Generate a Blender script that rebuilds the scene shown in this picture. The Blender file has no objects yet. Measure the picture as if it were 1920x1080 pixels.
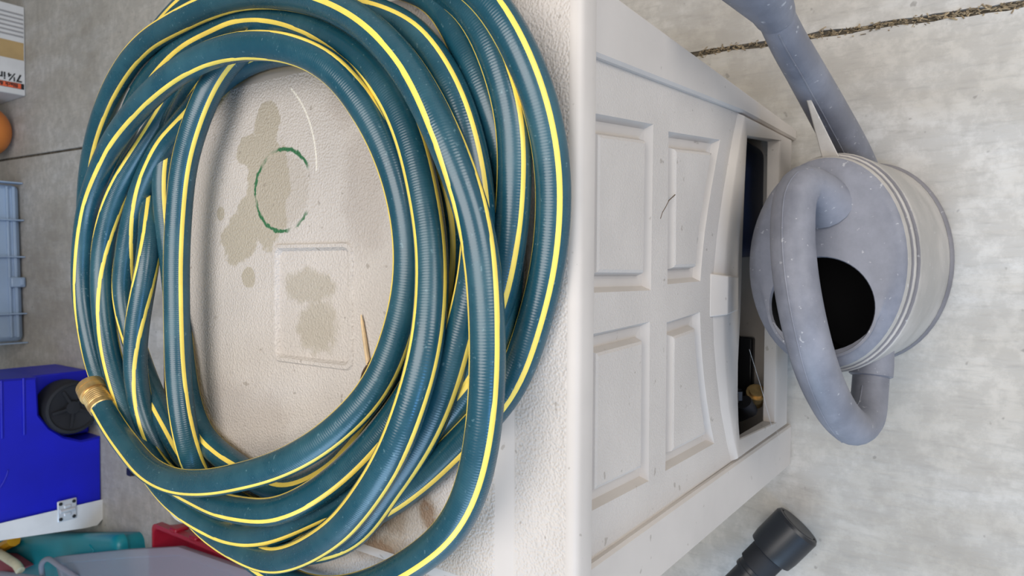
import bpy, bmesh, math, random
from mathutils import Vector, Matrix
random.seed(7)
SC = bpy.context.scene
COL = SC.collection
PI = math.pi
V = Vector

# ------------------------------------------------------------------ camera
F = 1321.0
PIT, ROL, YAW = math.radians(54.53), math.radians(-1.848), math.radians(2.71)
CAM = V((0, -.253, 1.085))

def _basis():
    s, c = math.sin(PIT), math.cos(PIT)
    rz = Matrix.Rotation(YAW, 3, 'Z')
    d, u, r = rz @ V((0, c, -s)), rz @ V((0, s, c)), rz @ V((1, 0, 0))
    cr, sr = math.cos(ROL), math.sin(ROL)
    return d, cr * (-u) + sr * r, sr * u + cr * r
D, IX, IY = _basis()
cam = bpy.data.cameras.new('camera')
cam.sensor_width = 36
cam.lens = F / 1920 * 36
cam.clip_start = .02
co = bpy.data.objects.new('camera', cam)
COL.objects.link(co)
co.matrix_world = Matrix.Translation(CAM) @ Matrix((IX, IY, -D)).transposed().to_4x4()
SC.camera = co
cam.dof.use_dof = True; cam.dof.focus_distance = .60; cam.dof.aperture_fstop = 15

def ray(x, y):
    return D + (x - 960) / F * IX + (540 - y) / F * IY
def pz(x, y, z):
    d = ray(x, y); return CAM + d * ((z - CAM.z) / d.z)
def py(x, y, Y):
    d = ray(x, y); return CAM + d * ((Y - CAM.y) / d.y)

# ------------------------------------------------------------------ light and exposure
w = bpy.data.worlds.new('World'); SC.world = w
w.use_nodes = True
bg = w.node_tree.nodes['Background']
bg.inputs[0].default_value = (.80, .90, 1.0, 1)
bg.inputs[1].default_value = .60
def area(name, loc, target, sx, sy, power, color):
    l = bpy.data.lights.new(name, 'AREA'); l.shape = 'RECTANGLE'
    l.size, l.size_y, l.energy, l.color = sx, sy, power, color
    o = bpy.data.objects.new(name, l); COL.objects.link(o)
    o.location = loc
    o.rotation_euler = (V(target) - V(loc)).to_track_quat('-Z', 'Y').to_euler()
    return o
# daylight through the open garage door on the left, daylight from the yard in front, an added overhead fill inside
area('door_daylight', (-2.9, -.25, 1.7), (0, .1, .45), 2.2, 1.7, 60, (.46, .70, 1))
area('sky_daylight', (-1.6, -2.6, 2.0), (-.1, .1, .5), .6, .6, 20, (.16, .44, 1))
area('yard_daylight', (1.1, -2.65, 1.8), (-.05, .05, .3), 2.0, 1.5, 55, (1, .96, .92))
area('overhead_fill', (.15, .0, 2.65), (.1, .1, 0), 1.6, 1.6, 45, (1, .95, .91))
vs = SC.view_settings
vs.view_transform = 'Standard'; vs.look = 'None'; vs.gamma = 1; vs.use_curve_mapping = False
vs.exposure = 0.0

# ------------------------------------------------------------------ materials
def lin(c):
    if max(c) > 1: c = [v / 255 for v in c]
    return tuple(v / 12.92 if v <= .04045 else ((v + .055) / 1.055) ** 2.4 for v in c[:3])

class NT:
    def __init__(s, name):
        s.m = bpy.data.materials.new(name); s.m.use_nodes = True
        s.t = s.m.node_tree; s.n = s.t.nodes
        s.b = s.n['Principled BSDF']
        s.tc = s.n.new('ShaderNodeTexCoord')
    def link(s, a, b): s.t.links.new(a, b)
    def node(s, typ, **kw):
        n = s.n.new(typ)
        for k, v in kw.items(): setattr(n, k, v)
        return n
    def put(s, sock, v):
        if hasattr(v, 'is_output'): s.link(v, sock)
        else: sock.default_value = v
    def math(s, op, a, b=0.0, clamp=False):
        n = s.node('ShaderNodeMath', operation=op, use_clamp=clamp)
        s.put(n.inputs[0], a); s.put(n.inputs[1], b); return n.outputs[0]
    def noise(s, scale, detail=4, rough=.55, stretch=None, vec=None):
        n = s.node('ShaderNodeTexNoise')
        n.inputs['Scale'].default_value = scale; n.inputs['Detail'].default_value = detail
        n.inputs['Roughness'].default_value = rough
        v = vec or s.tc.outputs['Object']
        if stretch:
            mp = s.node('ShaderNodeMapping'); mp.inputs['Scale'].default_value = stretch
            s.link(v, mp.inputs[0]); v = mp.outputs[0]
        s.link(v, n.inputs['Vector']); return n.outputs['Fac']
    def rng(s, v, a, b, c=0., d=1., smooth=True):
        n = s.node('ShaderNodeMapRange'); n.clamp = True
        if smooth: n.interpolation_type = 'SMOOTHSTEP'
        s.link(v, n.inputs[0])
        for i, x in enumerate((a, b, c, d)): n.inputs[i + 1].default_value = x
        return n.outputs[0]
    def mix(s, f, a, b):
        n = s.node('ShaderNodeMix', data_type='RGBA')
        s.put(n.inputs[0], f)
        for i, c in ((6, a), (7, b)):
            if hasattr(c, 'is_output'): s.link(c, n.inputs[i])
            else: n.inputs[i].default_value = (*c, 1)
        return n.outputs[2]
    def bump(s, h, strength, dist=.001, prev=None):
        n = s.node('ShaderNodeBump'); n.inputs['Strength'].default_value = strength
        n.inputs['Distance'].default_value = dist
        s.link(h, n.inputs['Height'])
        if prev: s.link(prev, n.inputs['Normal'])
        s.link(n.outputs[0], s.b.inputs['Normal']); return n.outputs[0]
    def ell(s, cx, cy, rx, ry, rot=0):
        mp = s.node('ShaderNodeMapping', vector_type='TEXTURE')
        mp.inputs['Location'].default_value = (cx, cy, 0)
        mp.inputs['Rotation'].default_value = (0, 0, rot)
        mp.inputs['Scale'].default_value = (rx, ry, 1e6)
        s.link(s.tc.outputs['Object'], mp.inputs[0])
        n = s.node('ShaderNodeVectorMath', operation='LENGTH'); s.link(mp.outputs[0], n.inputs[0])
        return n.outputs['Value']
    def color(s, c): s.put(s.b.inputs['Base Color'], c if hasattr(c, 'is_output') else (*c, 1))
    def set(s, **kw):
        for k, v in kw.items(): s.put(s.b.inputs[k.replace('_', ' ')], v)

def plain(name, rgb, rough=.5, metal=0, var=.12, vs_=14, bump=0, bs=120, **kw):
    k = NT(name); c = lin(rgb)
    f = k.noise(vs_, 5)
    k.color(k.mix(k.rng(f, .3, .7), tuple(v * (1 - var) for v in c), tuple(min(1, v * (1 + var)) for v in c)))
    k.set(Roughness=rough, Metallic=metal, **kw)
    if bump: k.bump(k.noise(bs, 3), bump)
    return k.m

def concrete(name):
    k = NT(name)
    a = k.noise(2.2, 6, .6); b = k.noise(9, 8, .65, (.9, .22, 1)); c = k.noise(120, 3, .6, (1, .18, 1)); sp = k.noise(55, 2, .5)
    col = k.mix(k.rng(a, .3, .7), lin((158, 151, 140)), lin((192, 186, 177)))
    col = k.mix(k.math('MULTIPLY', k.rng(b, .40, .74), .6), col, lin((204, 203, 201)))
    m_ = k.noise(26, 6, .7)
    col = k.mix(k.math('MULTIPLY', k.rng(m_, .42, .62, 1, 0), .35), col, lin((140, 135, 128)))
    col = k.mix(k.math('MULTIPLY', k.rng(c, .5, .75), .35), col, lin((142, 138, 132)))
    col = k.mix(k.math('MULTIPLY', k.rng(sp, .70, .76), .5), col, lin((110, 106, 100)))
    k.color(col); k.set(Roughness=.85)
    n = k.bump(c, .35, .002); k.bump(k.noise(220, 3), .25, .001, n)
    return k.m
M = {}
M['concrete'] = concrete('concrete')
M['joint'] = plain('joint_filler', (92, 84, 72), .95, var=.5, vs_=60, bump=.8, bs=200)
M['straw'] = plain('dry_straw', (150, 132, 104), .8, var=.6, vs_=90)
M['wall'] = plain('garage_wall', (200, 196, 188), .9)

TAUPE = (188, 180, 172)
def box_plastic(name, lid=False, leather=.35, lscale=420):
    k = NT(name); c = lin(TAUPE)
    f = k.noise(7, 6, .6)
    col = k.mix(k.rng(f, .3, .7), tuple(v * .93 for v in c), tuple(min(1, v * 1.05) for v in c))
    if lid:
        X0, Y0 = BX, BY
        E0, q_ = k.ell, .929
        k.ell = lambda cx, cy, rx, ry, rot=0: E0((cx + X0) * q_ - X0, (cy + Y0 + .253) * q_ - .253 - Y0, rx * q_, ry * q_, rot)
        def blobs(lst, amp, ns=28):
            m = None
            for cx, cy, rx, ry, rot in lst:
                e = k.ell(cx - X0, cy - Y0, rx, ry, rot)
                m = e if m is None else k.math('MINIMUM', m, e)
            n = k.math('MULTIPLY', k.math('SUBTRACT', k.noise(ns, 4, .7), .5), amp)
            return k.math('ADD', m, n)
        d = blobs([(.150, .395, .026, .022, 0), (.125, .425, .018, .026, 0), (.085, .395, .062, .040, .1), (.032, .446, .030, .036, .3), (-.012, .428, .012, .012, 0), (.060, .43, .02, .02, 0), (.06, .48, .008, .008, 0)], 1.1)
        grime = k.math('MULTIPLY', k.rng(d, .9, 1.02, 1, 0), .72)
        col = k.mix(grime, col, lin((158, 148, 128)))
        d2 = blobs([(-.058, .318, .03, .034, 0), (-.02, .33, .02, .04, 0)], 1.5, 60)
        col = k.mix(k.math('MULTIPLY', k.rng(d2, .7, 1.1, 1, 0), .42), col, lin((140, 130, 104)))
        # faint grey-brown patches near the front of the tray
        d3 = blobs([(.07, .245, .06, .035, .2), (-.17, .45, .05, .1, 0), (.16, .27, .03, .03, 0)], 1.4, 20)
        col = k.mix(k.math('MULTIPLY', k.rng(d3, .6, 1.2, 1, 0), .35), col, lin((150, 138, 128)))
        # green ring left by a round pot
        r = k.ell(.080 - X0, .368 - Y0, .0425, .047)
        ring = k.rng(k.math('ABSOLUTE', k.math('SUBTRACT', k.math('ADD', r, k.math('MULTIPLY', k.math('SUBTRACT', k.noise(160, 3), .5), .16)), 1)), .025, .065, 1, 0)
        gaps = k.rng(k.noise(26, 2, .5), .43, .53)
        g2 = k.rng(k.ell(.077 - X0, .300 - Y0, .04, .036), .85, 1.1)
        col = k.mix(k.math('MULTIPLY', k.math('MULTIPLY', ring, k.math('MAXIMUM', gaps, k.rng(k.ell(.04 - X0, .385 - Y0, .022, .03), .7, 1.1, 1, 0))), g2), col, lin((44, 98, 62)))
        inner = k.math('MULTIPLY', k.rng(r, .80, .97, 1, 0), .35)
        col = k.mix(inner, col, lin((158, 148, 134)))
        # pale curved scratch
        s_ = k.ell(.098 - X0, .424 - Y0, .110, .110)
        arc = k.math('MULTIPLY', k.rng(k.math('ABSOLUTE', k.math('SUBTRACT', s_, 1)), .006, .014, 1, 0), k.rng(k.ell(.145 - X0, .33 - Y0, .058, .036), .9, 1.0, 1, 0))
        col = k.mix(k.math('MULTIPLY', arc, .8), col, lin((226, 220, 206)))
        # rusty brown dirt by the front left corner
        d4 = blobs([(-.215, .165, .02, .014, 0), (-.262, .235, .022, .07, 0), (-.225, .21, .03, .025, 0), (-.28, .12, .012, .03, 0)], 1.6, 34)
        col = k.mix(k.math('MULTIPLY', k.rng(d4, .45, 1.15, 1, 0), .62), col, lin((122, 96, 68)))
        d6 = blobs([(-.216, .166, .012, .008, .4), (-.225, .158, .006, .012, 0), (-.262, .225, .010, .03, 0)], 2.2, 60)
        col = k.mix(k.math('MULTIPLY', k.rng(d6, .55, 1.0, 1, 0), .7), col, lin((112, 74, 44)))
        d5 = blobs([(-.25, .19, .05, .09, 0)], 1.2, 16)
        col = k.mix(k.math('MULTIPLY', k.rng(d5, .6, 1.2, 1, 0), .35), col, lin((150, 134, 112)))
    sp = k.noise(90, 2, .5)
    col = k.mix(k.math('MULTIPLY', k.rng(sp, .71, .75), .5), col, lin((128, 118, 106)))
    k.color(col); k.set(Roughness=.5)
    if leather:
        vo = k.node('ShaderNodeTexVoronoi', feature='SMOOTH_F1'); vo.inputs['Scale'].default_value = lscale
        ns = k.node('ShaderNodeVectorMath', operation='ADD')
        nn = k.node('ShaderNodeTexNoise'); nn.inputs['Scale'].default_value = 180
        k.link(k.tc.outputs['Object'], nn.inputs['Vector'])
        sc = k.node('ShaderNodeVectorMath', operation='SCALE'); sc.inputs['Scale'].default_value = .0016
        k.link(nn.outputs['Color'], sc.inputs[0])
        k.link(k.tc.outputs['Object'], ns.inputs[0]); k.link(sc.outputs[0], ns.inputs[1])
        k.link(ns.outputs[0], vo.inputs['Vector'])
        k.bump(vo.outputs['Distance'], leather, .0011)
    return k.m
BX, BY = -.036, .30          # centre of the storage box on the floor
M['lid_leather'] = box_plastic('taupe_grained_plastic', True, .7, 520)
M['lid_tray'] = box_plastic('taupe_fine_plastic', True, .85, 520)
M['box_smooth'] = box_plastic('taupe_smooth_plastic', False, .0)
M['box_field'] = box_plastic('taupe_stippled_plastic', False, .35, 560)

def hose_mat():
    k = NT('teal_rubber'); c = lin((20, 66, 80))
    f = k.noise(16, 6, .65); f2 = k.noise(260, 2, .6)
    col = k.mix(k.rng(f, .35, .75), c, lin((40, 82, 93)))
    col = k.mix(k.math('MULTIPLY', k.rng(f2, .66, .74), .35), col, lin((120, 150, 155)))
    k.color(col); k.set(Roughness=k.rng(f, .3, .7, .22, .34), Specular_IOR_Level=.62)
    uv = k.node('ShaderNodeUVMap'); uv.uv_map = 'uv'
    wv = k.node('ShaderNodeTexWave', bands_direction='X'); wv.inputs['Scale'].default_value = 1.0
    wv.inputs['Distortion'].default_value = .6; wv.inputs['Detail'].default_value = 1
    mp = k.node('ShaderNodeMapping'); mp.inputs['Scale'].default_value = (150, 1, 1)
    k.link(uv.outputs[0], mp.inputs[0]); k.link(mp.outputs[0], wv.inputs['Vector'])
    k.bump(wv.outputs['Fac'], .11, .0006)
    return k.m
M['hose'] = hose_mat()
M['stripe'] = plain('yellow_stripe', (238, 208, 92), .42, var=.08, vs_=30)
M['brass'] = plain('brass', (206, 172, 116), .42, .9, var=.25, vs_=60)
def can_mat(name, c1, c2):
    k = NT(name)
    a = k.noise(9, 7, .65); s = k.noise(150, 2, .5)
    col = k.mix(k.rng(a, .35, .68), lin(c1), lin(c2))
    col = k.mix(k.math('MULTIPLY', k.rng(s, .68, .74), .35), col, lin((205, 203, 200)))
    k.color(col); k.set(Roughness=k.rng(a, .3, .7, .42, .62)); k.bump(k.noise(70, 4), .12, .002)
    return k.m
M['can'] = can_mat('weathered_grey_plastic', (98, 99, 107), (128, 128, 135))
M['can_wall'] = can_mat('dusty_grey_plastic', (150, 145, 138), (178, 171, 163))
M['can_band'] = can_mat('dark_grey_plastic', (104, 101, 104), (124, 120, 122))  # darker grey for the grooves and base bead
M['black'] = plain('black_plastic', (26, 27, 31), .38, var=.2)
M['dark'] = plain('shaded_can_inside', (14, 14, 18), .9)  # near-black colour stands in for the shade inside the can
M['rubber'] = plain('black_rubber', (22, 22, 27), .7, var=.2)
M['cooler_blue'] = plain('blue_plastic', (3, 12, 170), .45, var=.10, vs_=5)
M['white'] = plain('white_plastic', (214, 212, 210), .4, var=.05)
M['metal'] = plain('zinc_metal', (212, 212, 214), .35, .35, var=.1)
M['teal'] = plain('teal_plastic', (8, 128, 140), .35, var=.08, vs_=5)
M['red'] = plain('red_plastic', (150, 18, 40), .35, var=.08, vs_=5)
M['yellow'] = plain('yellow_plastic', (224, 160, 20), .45)
M['maroon'] = plain('maroon_card', (140, 62, 74), .6)
M['cream'] = plain('cream_plastic', (214, 204, 172), .5)
M['orange'] = plain('orange_plastic', (196, 116, 52), .5, var=.15, vs_=8)
M['card'] = plain('white_card', (196, 194, 192), .55, var=.05)
M['card_stripe'] = plain('grey_print', (142, 140, 140), .55, var=.05)
M['tan'] = plain('tan_print', (166, 138, 92), .55, var=.08)
M['ink'] = plain('black_ink', (22, 22, 24), .6)
M['orange_print'] = plain('orange_print', (214, 92, 54), .55)
M['pale_blue'] = plain('pale_blue_plastic', (146, 166, 190), .35, var=.08, vs_=6)
M['navy'] = plain('navy_plastic', (20, 34, 66), .45)
M['wood'] = plain('pale_wood', (214, 186, 146), .7, var=.15, vs_=80)
M['twig'] = plain('dry_twig', (84, 66, 48), .9, var=.3, vs_=80)
M['leaf'] = plain('dry_leaf', (150, 132, 108), .8, var=.3, vs_=60)
k = NT('frosted_plastic'); k.color(lin((178, 178, 190))); k.set(Roughness=.5, Transmission_Weight=.55, IOR=1.2); M['frost'] = k.m
k = NT('spider_silk'); k.color(lin((190, 188, 186))); k.set(Roughness=.4); M['silk'] = k.m

# ------------------------------------------------------------------ mesh helpers
def wloc(o):
    l = V((0, 0, 0))
    while o: l += o.location; o = o.parent
    return l
class MB:
    def __init__(s): s.v = []; s.f = []; s.mi = []; s.uv = []
    def face(s, idx, m=0): s.f.append(tuple(idx)); s.mi.append(m)
    def add(s, pts):
        i = len(s.v); s.v += [V(p) for p in pts]; return list(range(i, len(s.v)))
    def bridge(s, a, b, m=0, closed=True):
        n = len(a)
        for i in range(n if closed else n - 1):
            j = (i + 1) % n; s.face((a[i], a[j], b[j], b[i]), m)
    def loft(s, loops, m=0, cap0=True, cap1=True, mats=None, closed=True):
        ids = [s.add(l) for l in loops]
        for i in range(len(ids) - 1): s.bridge(ids[i], ids[i + 1], mats[i] if mats else m, closed)
        if cap0: s.face(ids[0][::-1], mats[0] if mats else m)
        if cap1: s.face(ids[-1], mats[-1] if mats else m)
        return ids
    def box(s, a, b, m=0):
        x0, y0, z0 = a; x1, y1, z1 = b
        s.loft([[(x0, y0, z0), (x1, y0, z0), (x1, y1, z0), (x0, y1, z0)], [(x0, y0, z1), (x1, y0, z1), (x1, y1, z1), (x0, y1, z1)]], m)
    def tube(s, pts, rad, n=14, m=0, cap=True, flat=None):
        pts = [V(p) for p in pts]; N = len(pts)
        if not hasattr(rad, '__len__'): rad = [rad] * N
        t = [(pts[min(i + 1, N - 1)] - pts[max(i - 1, 0)]).normalized() for i in range(N)]
        up = V((0, 0, 1)) if abs(t[0].z) < .9 else V((1, 0, 0))
        a = t[0].cross(up).normalized(); loops = []
        for i in range(N):
            a = (a - t[i] * a.dot(t[i])).normalized(); b = t[i].cross(a)
            loops.append([pts[i] + rad[i] * (math.cos(q) * a + math.sin(q) * b) for q in (2 * PI * j / n for j in range(n))])
        s.loft(loops, m, cap, cap)
    def build(s, name, mats, parent=None, smooth=None, bevel=0, seg=2):
        me = bpy.data.meshes.new(name); o = bpy.data.objects.new(name, me); COL.objects.link(o)
        off = wloc(parent)
        me.from_pydata([v - off for v in s.v], [], s.f)
        for m_ in (mats if isinstance(mats, (list, tuple)) else [mats]): me.materials.append(M[m_])
        for p, i in zip(me.polygons, s.mi): p.material_index = i
        bm = bmesh.new(); bm.from_mesh(me)
        bmesh.ops.recalc_face_normals(bm, faces=bm.faces); bm.to_mesh(me); bm.free()
        o.parent = parent
        if bevel:
            b = o.modifiers.new('bevel', 'BEVEL'); b.width = bevel; b.segments = seg; b.limit_method = 'ANGLE'; b.angle_limit = .6
        if smooth is not None or bevel:
            for p in me.polygons: p.use_smooth = True
            ang = smooth if smooth else .6
            bm = bmesh.new(); bm.from_mesh(me)
            for e in bm.edges:
                if len(e.link_faces) == 2 and e.calc_face_angle(0) > ang: e.smooth = False
            bm.to_mesh(me); bm.free()
        return o
def tag(o, label, cat=None, group=None, kind=None):
    if label: o['label'] = label
    if cat: o['category'] = cat
    if group: o['group'] = group
    if kind: o['kind'] = kind
    return o
def thing(name, loc, label, cat, group=None):
    o = bpy.data.objects.new(name, None); COL.objects.link(o); o.location = loc; o.empty_display_size = .05
    return tag(o, label, cat, group)
def catmull(P, step):
    """centripetal spline through points; returns list of (point, parameter)"""
    out = []; n = len(P)
    for i in range(n - 1):
        p1, p2 = P[i], P[i + 1]
        p0 = P[i - 1] if i else p1 * 2 - p2
        p3 = P[i + 2] if i + 2 < n else p2 * 2 - p1
        d1, d2, d3 = [max((b - a).length, 1e-6) ** .5 for a, b in ((p0, p1), (p1, p2), (p2, p3))]
        m1 = (p1 - p0) / d1 - (p2 - p0) / (d1 + d2) + (p2 - p1) / d2
        m2 = (p2 - p1) / d2 - (p3 - p1) / (d2 + d3) + (p3 - p2) / d3
        m1, m2 = m1 * d2, m2 * d2
        k_ = max(1, int((p2 - p1).length / step))
        for j in range(k_):
            t = j / k_; t2 = t * t; t3 = t2 * t
            out.append(((2 * t3 - 3 * t2 + 1) * p1 + (t3 - 2 * t2 + t) * m1 + (-2 * t3 + 3 * t2) * p2 + (t3 - t2) * m2, i + t))
    out.append((P[-1], n - 1)); return out
def rrect(x0, x1, y0, y1, r, z, n=6):
    pts = []
    for cx, cy, a in ((x1 - r, y0 + r, -PI / 2), (x1 - r, y1 - r, 0), (x0 + r, y1 - r, PI / 2), (x0 + r, y0 + r, PI)):
        for i in range(n + 1):
            q = a + PI / 2 * i / n; pts.append(V((cx + r * math.cos(q), cy + r * math.sin(q), z)))
    return pts
def inset2(poly, d):
    """mitred inset of a CCW 2D polygon"""
    n = len(poly); out = []
    for i in range(n):
        p, a, b = V(poly[i]), V(poly[i - 1]), V(poly[(i + 1) % n])
        e1, e2 = (p - a).normalized(), (b - p).normalized()
        n1, n2 = V((-e1.y, e1.x)), V((-e2.y, e2.x))
        m = (n1 + n2).normalized(); out.append(tuple(p + m * (d / max(.3, m.dot(n1)))))
    return out
def xz(poly, Y): return [V((p[0], Y, p[1])) for p in poly]

# ------------------------------------------------------------------ the setting
def floor_strip(x0, x1, y0, y1):
    mb = MB(); mb.box((x0, y0, -.10), (x1, y1, 0)); return mb
J = lambda y: .338 + .0235 * (y - .0)         # the control joint runs away from the camera
fl = bpy.data.objects.new('floor', None); COL.objects.link(fl); tag(fl, 'brushed grey concrete garage floor in two slabs', kind='structure')
def slab(xa, xb, ja, jb):
    """concrete slab whose edge along the joint is slightly broken"""
    mb = MB(); ys = [-2.6 + i * .02 for i in range(int(7.2 / .02) + 1)]
    random.seed(3 if ja else 5)
    def edge(y):
        e = J(y) + (ja or jb)
        if y < .45: e += (random.random() - .5) * .0035 + (.006 * max(0, math.sin(y * 37)) ** 3 if jb is not None and False else 0)
        return e
    top = []; low = []
    for y in ys:
        e = edge(y)
        l, r = (xa, e) if jb is not None else (e, xb)
        top.append((l, r, y))
    for i in range(len(top) - 1):
        (l0, r0, y0), (l1, r1, y1) = top[i], top[i + 1]
        a = mb.add([(l0, y0, 0), (r0, y0, 0), (r1, y1, 0), (l1, y1, 0)]); mb.face(a)
        e0, e1 = (r0, r1) if jb is not None else (l0, l1)
        b = mb.add([(e0, y0, 0), (e0, y0, -.05), (e1, y1, -.05), (e1, y1, 0)]); mb.face(b if jb is not None else b[::-1])
    return mb
o = slab(-3.2, None, None, -.0045).build('floor_slab', 'concrete', fl)
o = slab(None, 2.6, .0045, None).build('floor_slab', 'concrete', fl)
mb = MB()
for i in range(360):
    y0, y1 = -2.6 + i * .02, -2.58 + i * .02
    mb.face(mb.add([(J(y0) - .012, y0, -.006 - .002 * math.sin(i)), (J(y0) + .012, y0, -.006 - .002 * math.sin(i)), (J(y1) + .012, y1, -.006 - .002 * math.sin(i + 1)), (J(y1) - .012, y1, -.006 - .002 * math.sin(i + 1))]))
mb.build('joint_filler', 'joint', fl, .8)
mb = MB(); mb.box((-3.2, -2.6, -.14), (2.6, 4.6, -.06)); mb.build('floor_base', 'concrete', fl)
# straw and grit caught in the joint
mb = MB(); random.seed(11)
for i in range(520):
    y = -.34 + .50 * random.random() ** 1.25; x = J(y) + random.gauss(0, .0030)
    a = random.gauss(PI / 2, .55); L = .002 + .008 * random.random() ** 2; wd = .0004 + .0007 * random.random()
    z = .0005 + .003 * random.random() - .002; dz = random.gauss(0, .0015)
    c, s_ = math.cos(a), math.sin(a); p = V((x, y, z)); t = V((c, s_, 0)) * L / 2 + V((0, 0, dz)); n = V((-s_, c, 0)) * wd
    h = V((0, 0, wd * 1.4))
    mb.loft([[p - t - n, p - t + n, p - t + h], [p + t - n, p + t + n, p + t + h]])
tag(mb.build('joint_litter', 'straw'), 'dry straw and grit packed into the floor joint', 'litter', kind='stuff')
def wallbox(name, a, b):
    mb = MB(); mb.box(a, b); o = mb.build(name, 'wall'); o['kind'] = 'structure'; return o
wallbox('wall_back', (-3.2, 4.5, 0), (2.6, 4.6, 2.7))
wallbox('wall_right', (2.5, -2.6, 0), (2.6, 4.5, 2.7))
wallbox('wall_left', (-3.2, 1.6, 0), (-3.1, 4.5, 2.7))
wallbox('ceiling', (-3.2, -2.6, 2.7), (2.6, 4.6, 2.8))

# ------------------------------------------------------------------ storage box
L = .6475
box = thing('storage_box', (BX, BY, 0), 'taupe plastic storage box with panelled front and arched opening, hose coiled on its lid', 'storage box')
# lid: rounded outer edge, flat grained rim, raised middle, small square dent
X0, X1, Y0, Y1 = -.300, .232, 0, .568
mb = MB()
loops = [rrect(X0 + .012, X1 - .012, Y0 + .012, Y1 - .012, .012, L - .03), rrect(X0 + .012, X1 - .012, Y0 + .012, Y1 - .012, .012, L - .024), rrect(X0 + .001, X1 - .001, Y0 + .001, Y1 - .001, .028, L - .0245),
         rrect(X0, X1, Y0, Y1, .03, L - .021), rrect(X0, X1, Y0, Y1, .03, L - .007), rrect(X0 + .0012, X1 - .0012, Y0 + .0012, Y1 - .0012, .029, L - .0032), rrect(X0 + .004, X1 - .004, Y0 + .004, Y1 - .004, .027, L - .0007),
         rrect(X0 + .009, X1 - .009, Y0 + .009, Y1 - .009, .024, L),
         rrect(-.258, .199, .0545, .512, .016, L), rrect(-.2565, .1975, .0555, .5105, .015, L + .0007), rrect(-.245, .184, .0665, .4985, .012, L + .0092), rrect(-.243, .1825, .0685, .4970, .011, L + .010),
         rrect(-.0925, .0230, .2235, .3395, .010, L + .010), rrect(-.091, .0215, .225, .338, .009, L + .0115), rrect(-.088, .0185, .228, .335, .008, L + .0115), rrect(-.085, .0155, .231, .332, .007, L + .0075)]
mats = [0, 0, 0, 0, 0, 0, 0, 1, 0, 0, 2, 2, 2, 2, 2]
mb.loft(loops, mats=mats, cap0=False)
mb.mi[-1] = 2
lid = mb.build('lid', ['box_smooth', 'lid_leather', 'lid_tray'], box, .7)
# shell behind the front
mb = MB(); Yf, Yb = .030, .548
def wall_poly(quad_bottom, quad_top): mb.loft([quad_bottom, quad_top])
zt = L - .026
wall_poly([(.196, Yf - .018, 0), (.206, Yf - .018, 0), (.206, Yb, 0), (.196, Yb, 0)], [(.208, Yf - .018, zt), (.219, Yf - .018, zt), (.219, Yb, zt), (.208, Yb, zt)])
wall_poly([(-.287, Yf - .018, 0), (-.277, Yf - .018, 0), (-.277, Yb, 0), (-.287, Yb, 0)], [(-.288, Yf - .018, zt), (-.278, Yf - .018, zt), (-.278, Yb, zt), (-.288, Yb, zt)])
mb.box((-.287, Yb - .01, 0), (.206, Yb, zt)); mb.box((-.286, Yf, .004), (.205, Yb, .014))
mb.build('shell', 'box_smooth', box)
# stiles (stand proud of the field)
def stile(poly, name):
    mb = MB(); a = poly; b = inset2(poly, .0025)
    mb.loft([xz(a, .034), xz(a, .0125), xz(b, .010)]); return mb.build(name, 'box_smooth', box, .5)
stile([(.2065, 0), (.2195, zt), (.163, zt), (.1635, .605), (.186, .25), (.190, .0)], 'stile')
stile([(-.228, 0), (-.229, .25), (-.2315, .605), (-.2315, zt), (-.2885, zt), (-.2885, 0)], 'stile')
# arch curves
archx = [-.228, -.20, -.16, -.115, -.082, -.05, -.028, -.005, .035, .075, .115, .152, .186]
archz = [.256, .274, .296, .313, .322, .327, .328, .327, .318, .304, .286, .269, .250]
def arch(x):
    for i in range(len(archx) - 1):
        if x <= archx[i + 1]:
            t = (x - archx[i]) / (archx[i + 1] - archx[i]); return archz[i] + t * (archz[i + 1] - archz[i])
    return archz[-1]
def panel_bottom(x): return arch(x) + .036
def samp(a, b, n): return [a + (b - a) * i / n for i in range(n + 1)]
P1 = [(-.019, .4875), (.132, .4865), (.121, .606), (-.0185, .606)]
P2 = [(-.1945, .4875), (-.0475, .489), (-.0515, .606), (-.192, .606)]
P3 = [(x, panel_bottom(x)) for x in samp(-.012, .145, 6)] + [(.131, .452), (-.014, .450)]
P4 = [(x, panel_bottom(x)) for x in samp(-.1945, -.0445, 6)] + [(-.0505, .4505), (-.194, .4495)]
bm = bmesh.new(); FY = .0165
outer = [(x, z - .006) for x, z in zip(archx, archz)] + [(.1645, .605), (.164, zt), (-.2325, zt)]
edges = []
for poly in (outer, P1, P2, P3, P4):
    vv = [bm.verts.new(p) for p in xz(poly, FY)]
    edges += [bm.edges.new((vv[i], vv[(i + 1) % len(vv)])) for i in range(len(vv))]
bmesh.ops.triangle_fill(bm, edges=edges, use_beauty=True)
for f in list(bm.faces):                       # drop any fill inside the four panel holes
    c = f.calc_center_median()
    for poly in (P1, P2, P3, P4):
        n = len(poly); inside = all((poly[(i + 1) % n][0] - poly[i][0]) * (c.z - poly[i][1]) - (poly[(i + 1) % n][1] - poly[i][1]) * (c.x - poly[i][0]) > 0 for i in range(n))
        if inside: bm.faces.remove(f); break
mb = MB()
bm.verts.index_update()
mb.v = [v.co.copy() for v in bm.verts]
for f in bm.faces: mb.face([v.index for v in f.verts])
bm.free()
mb.build('front_field', 'box_field', box)
for poly in (P1, P2, P3, P4):
    mb = MB()
    lo = [xz(poly, FY), xz(inset2(poly, .0040), FY + .0075), xz(inset2(poly, .0130), FY + .0085), xz(inset2(poly, .0160), FY + .0005), xz(inset2(poly, .0185), FY - .0006)]
    mb.loft(lo, cap0=False, mats=[0, 0, 0, 1, 1]); mb.mi[-1] = 1
    mb.build('raised_panel', ['box_smooth', 'box_field'], box)
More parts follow.
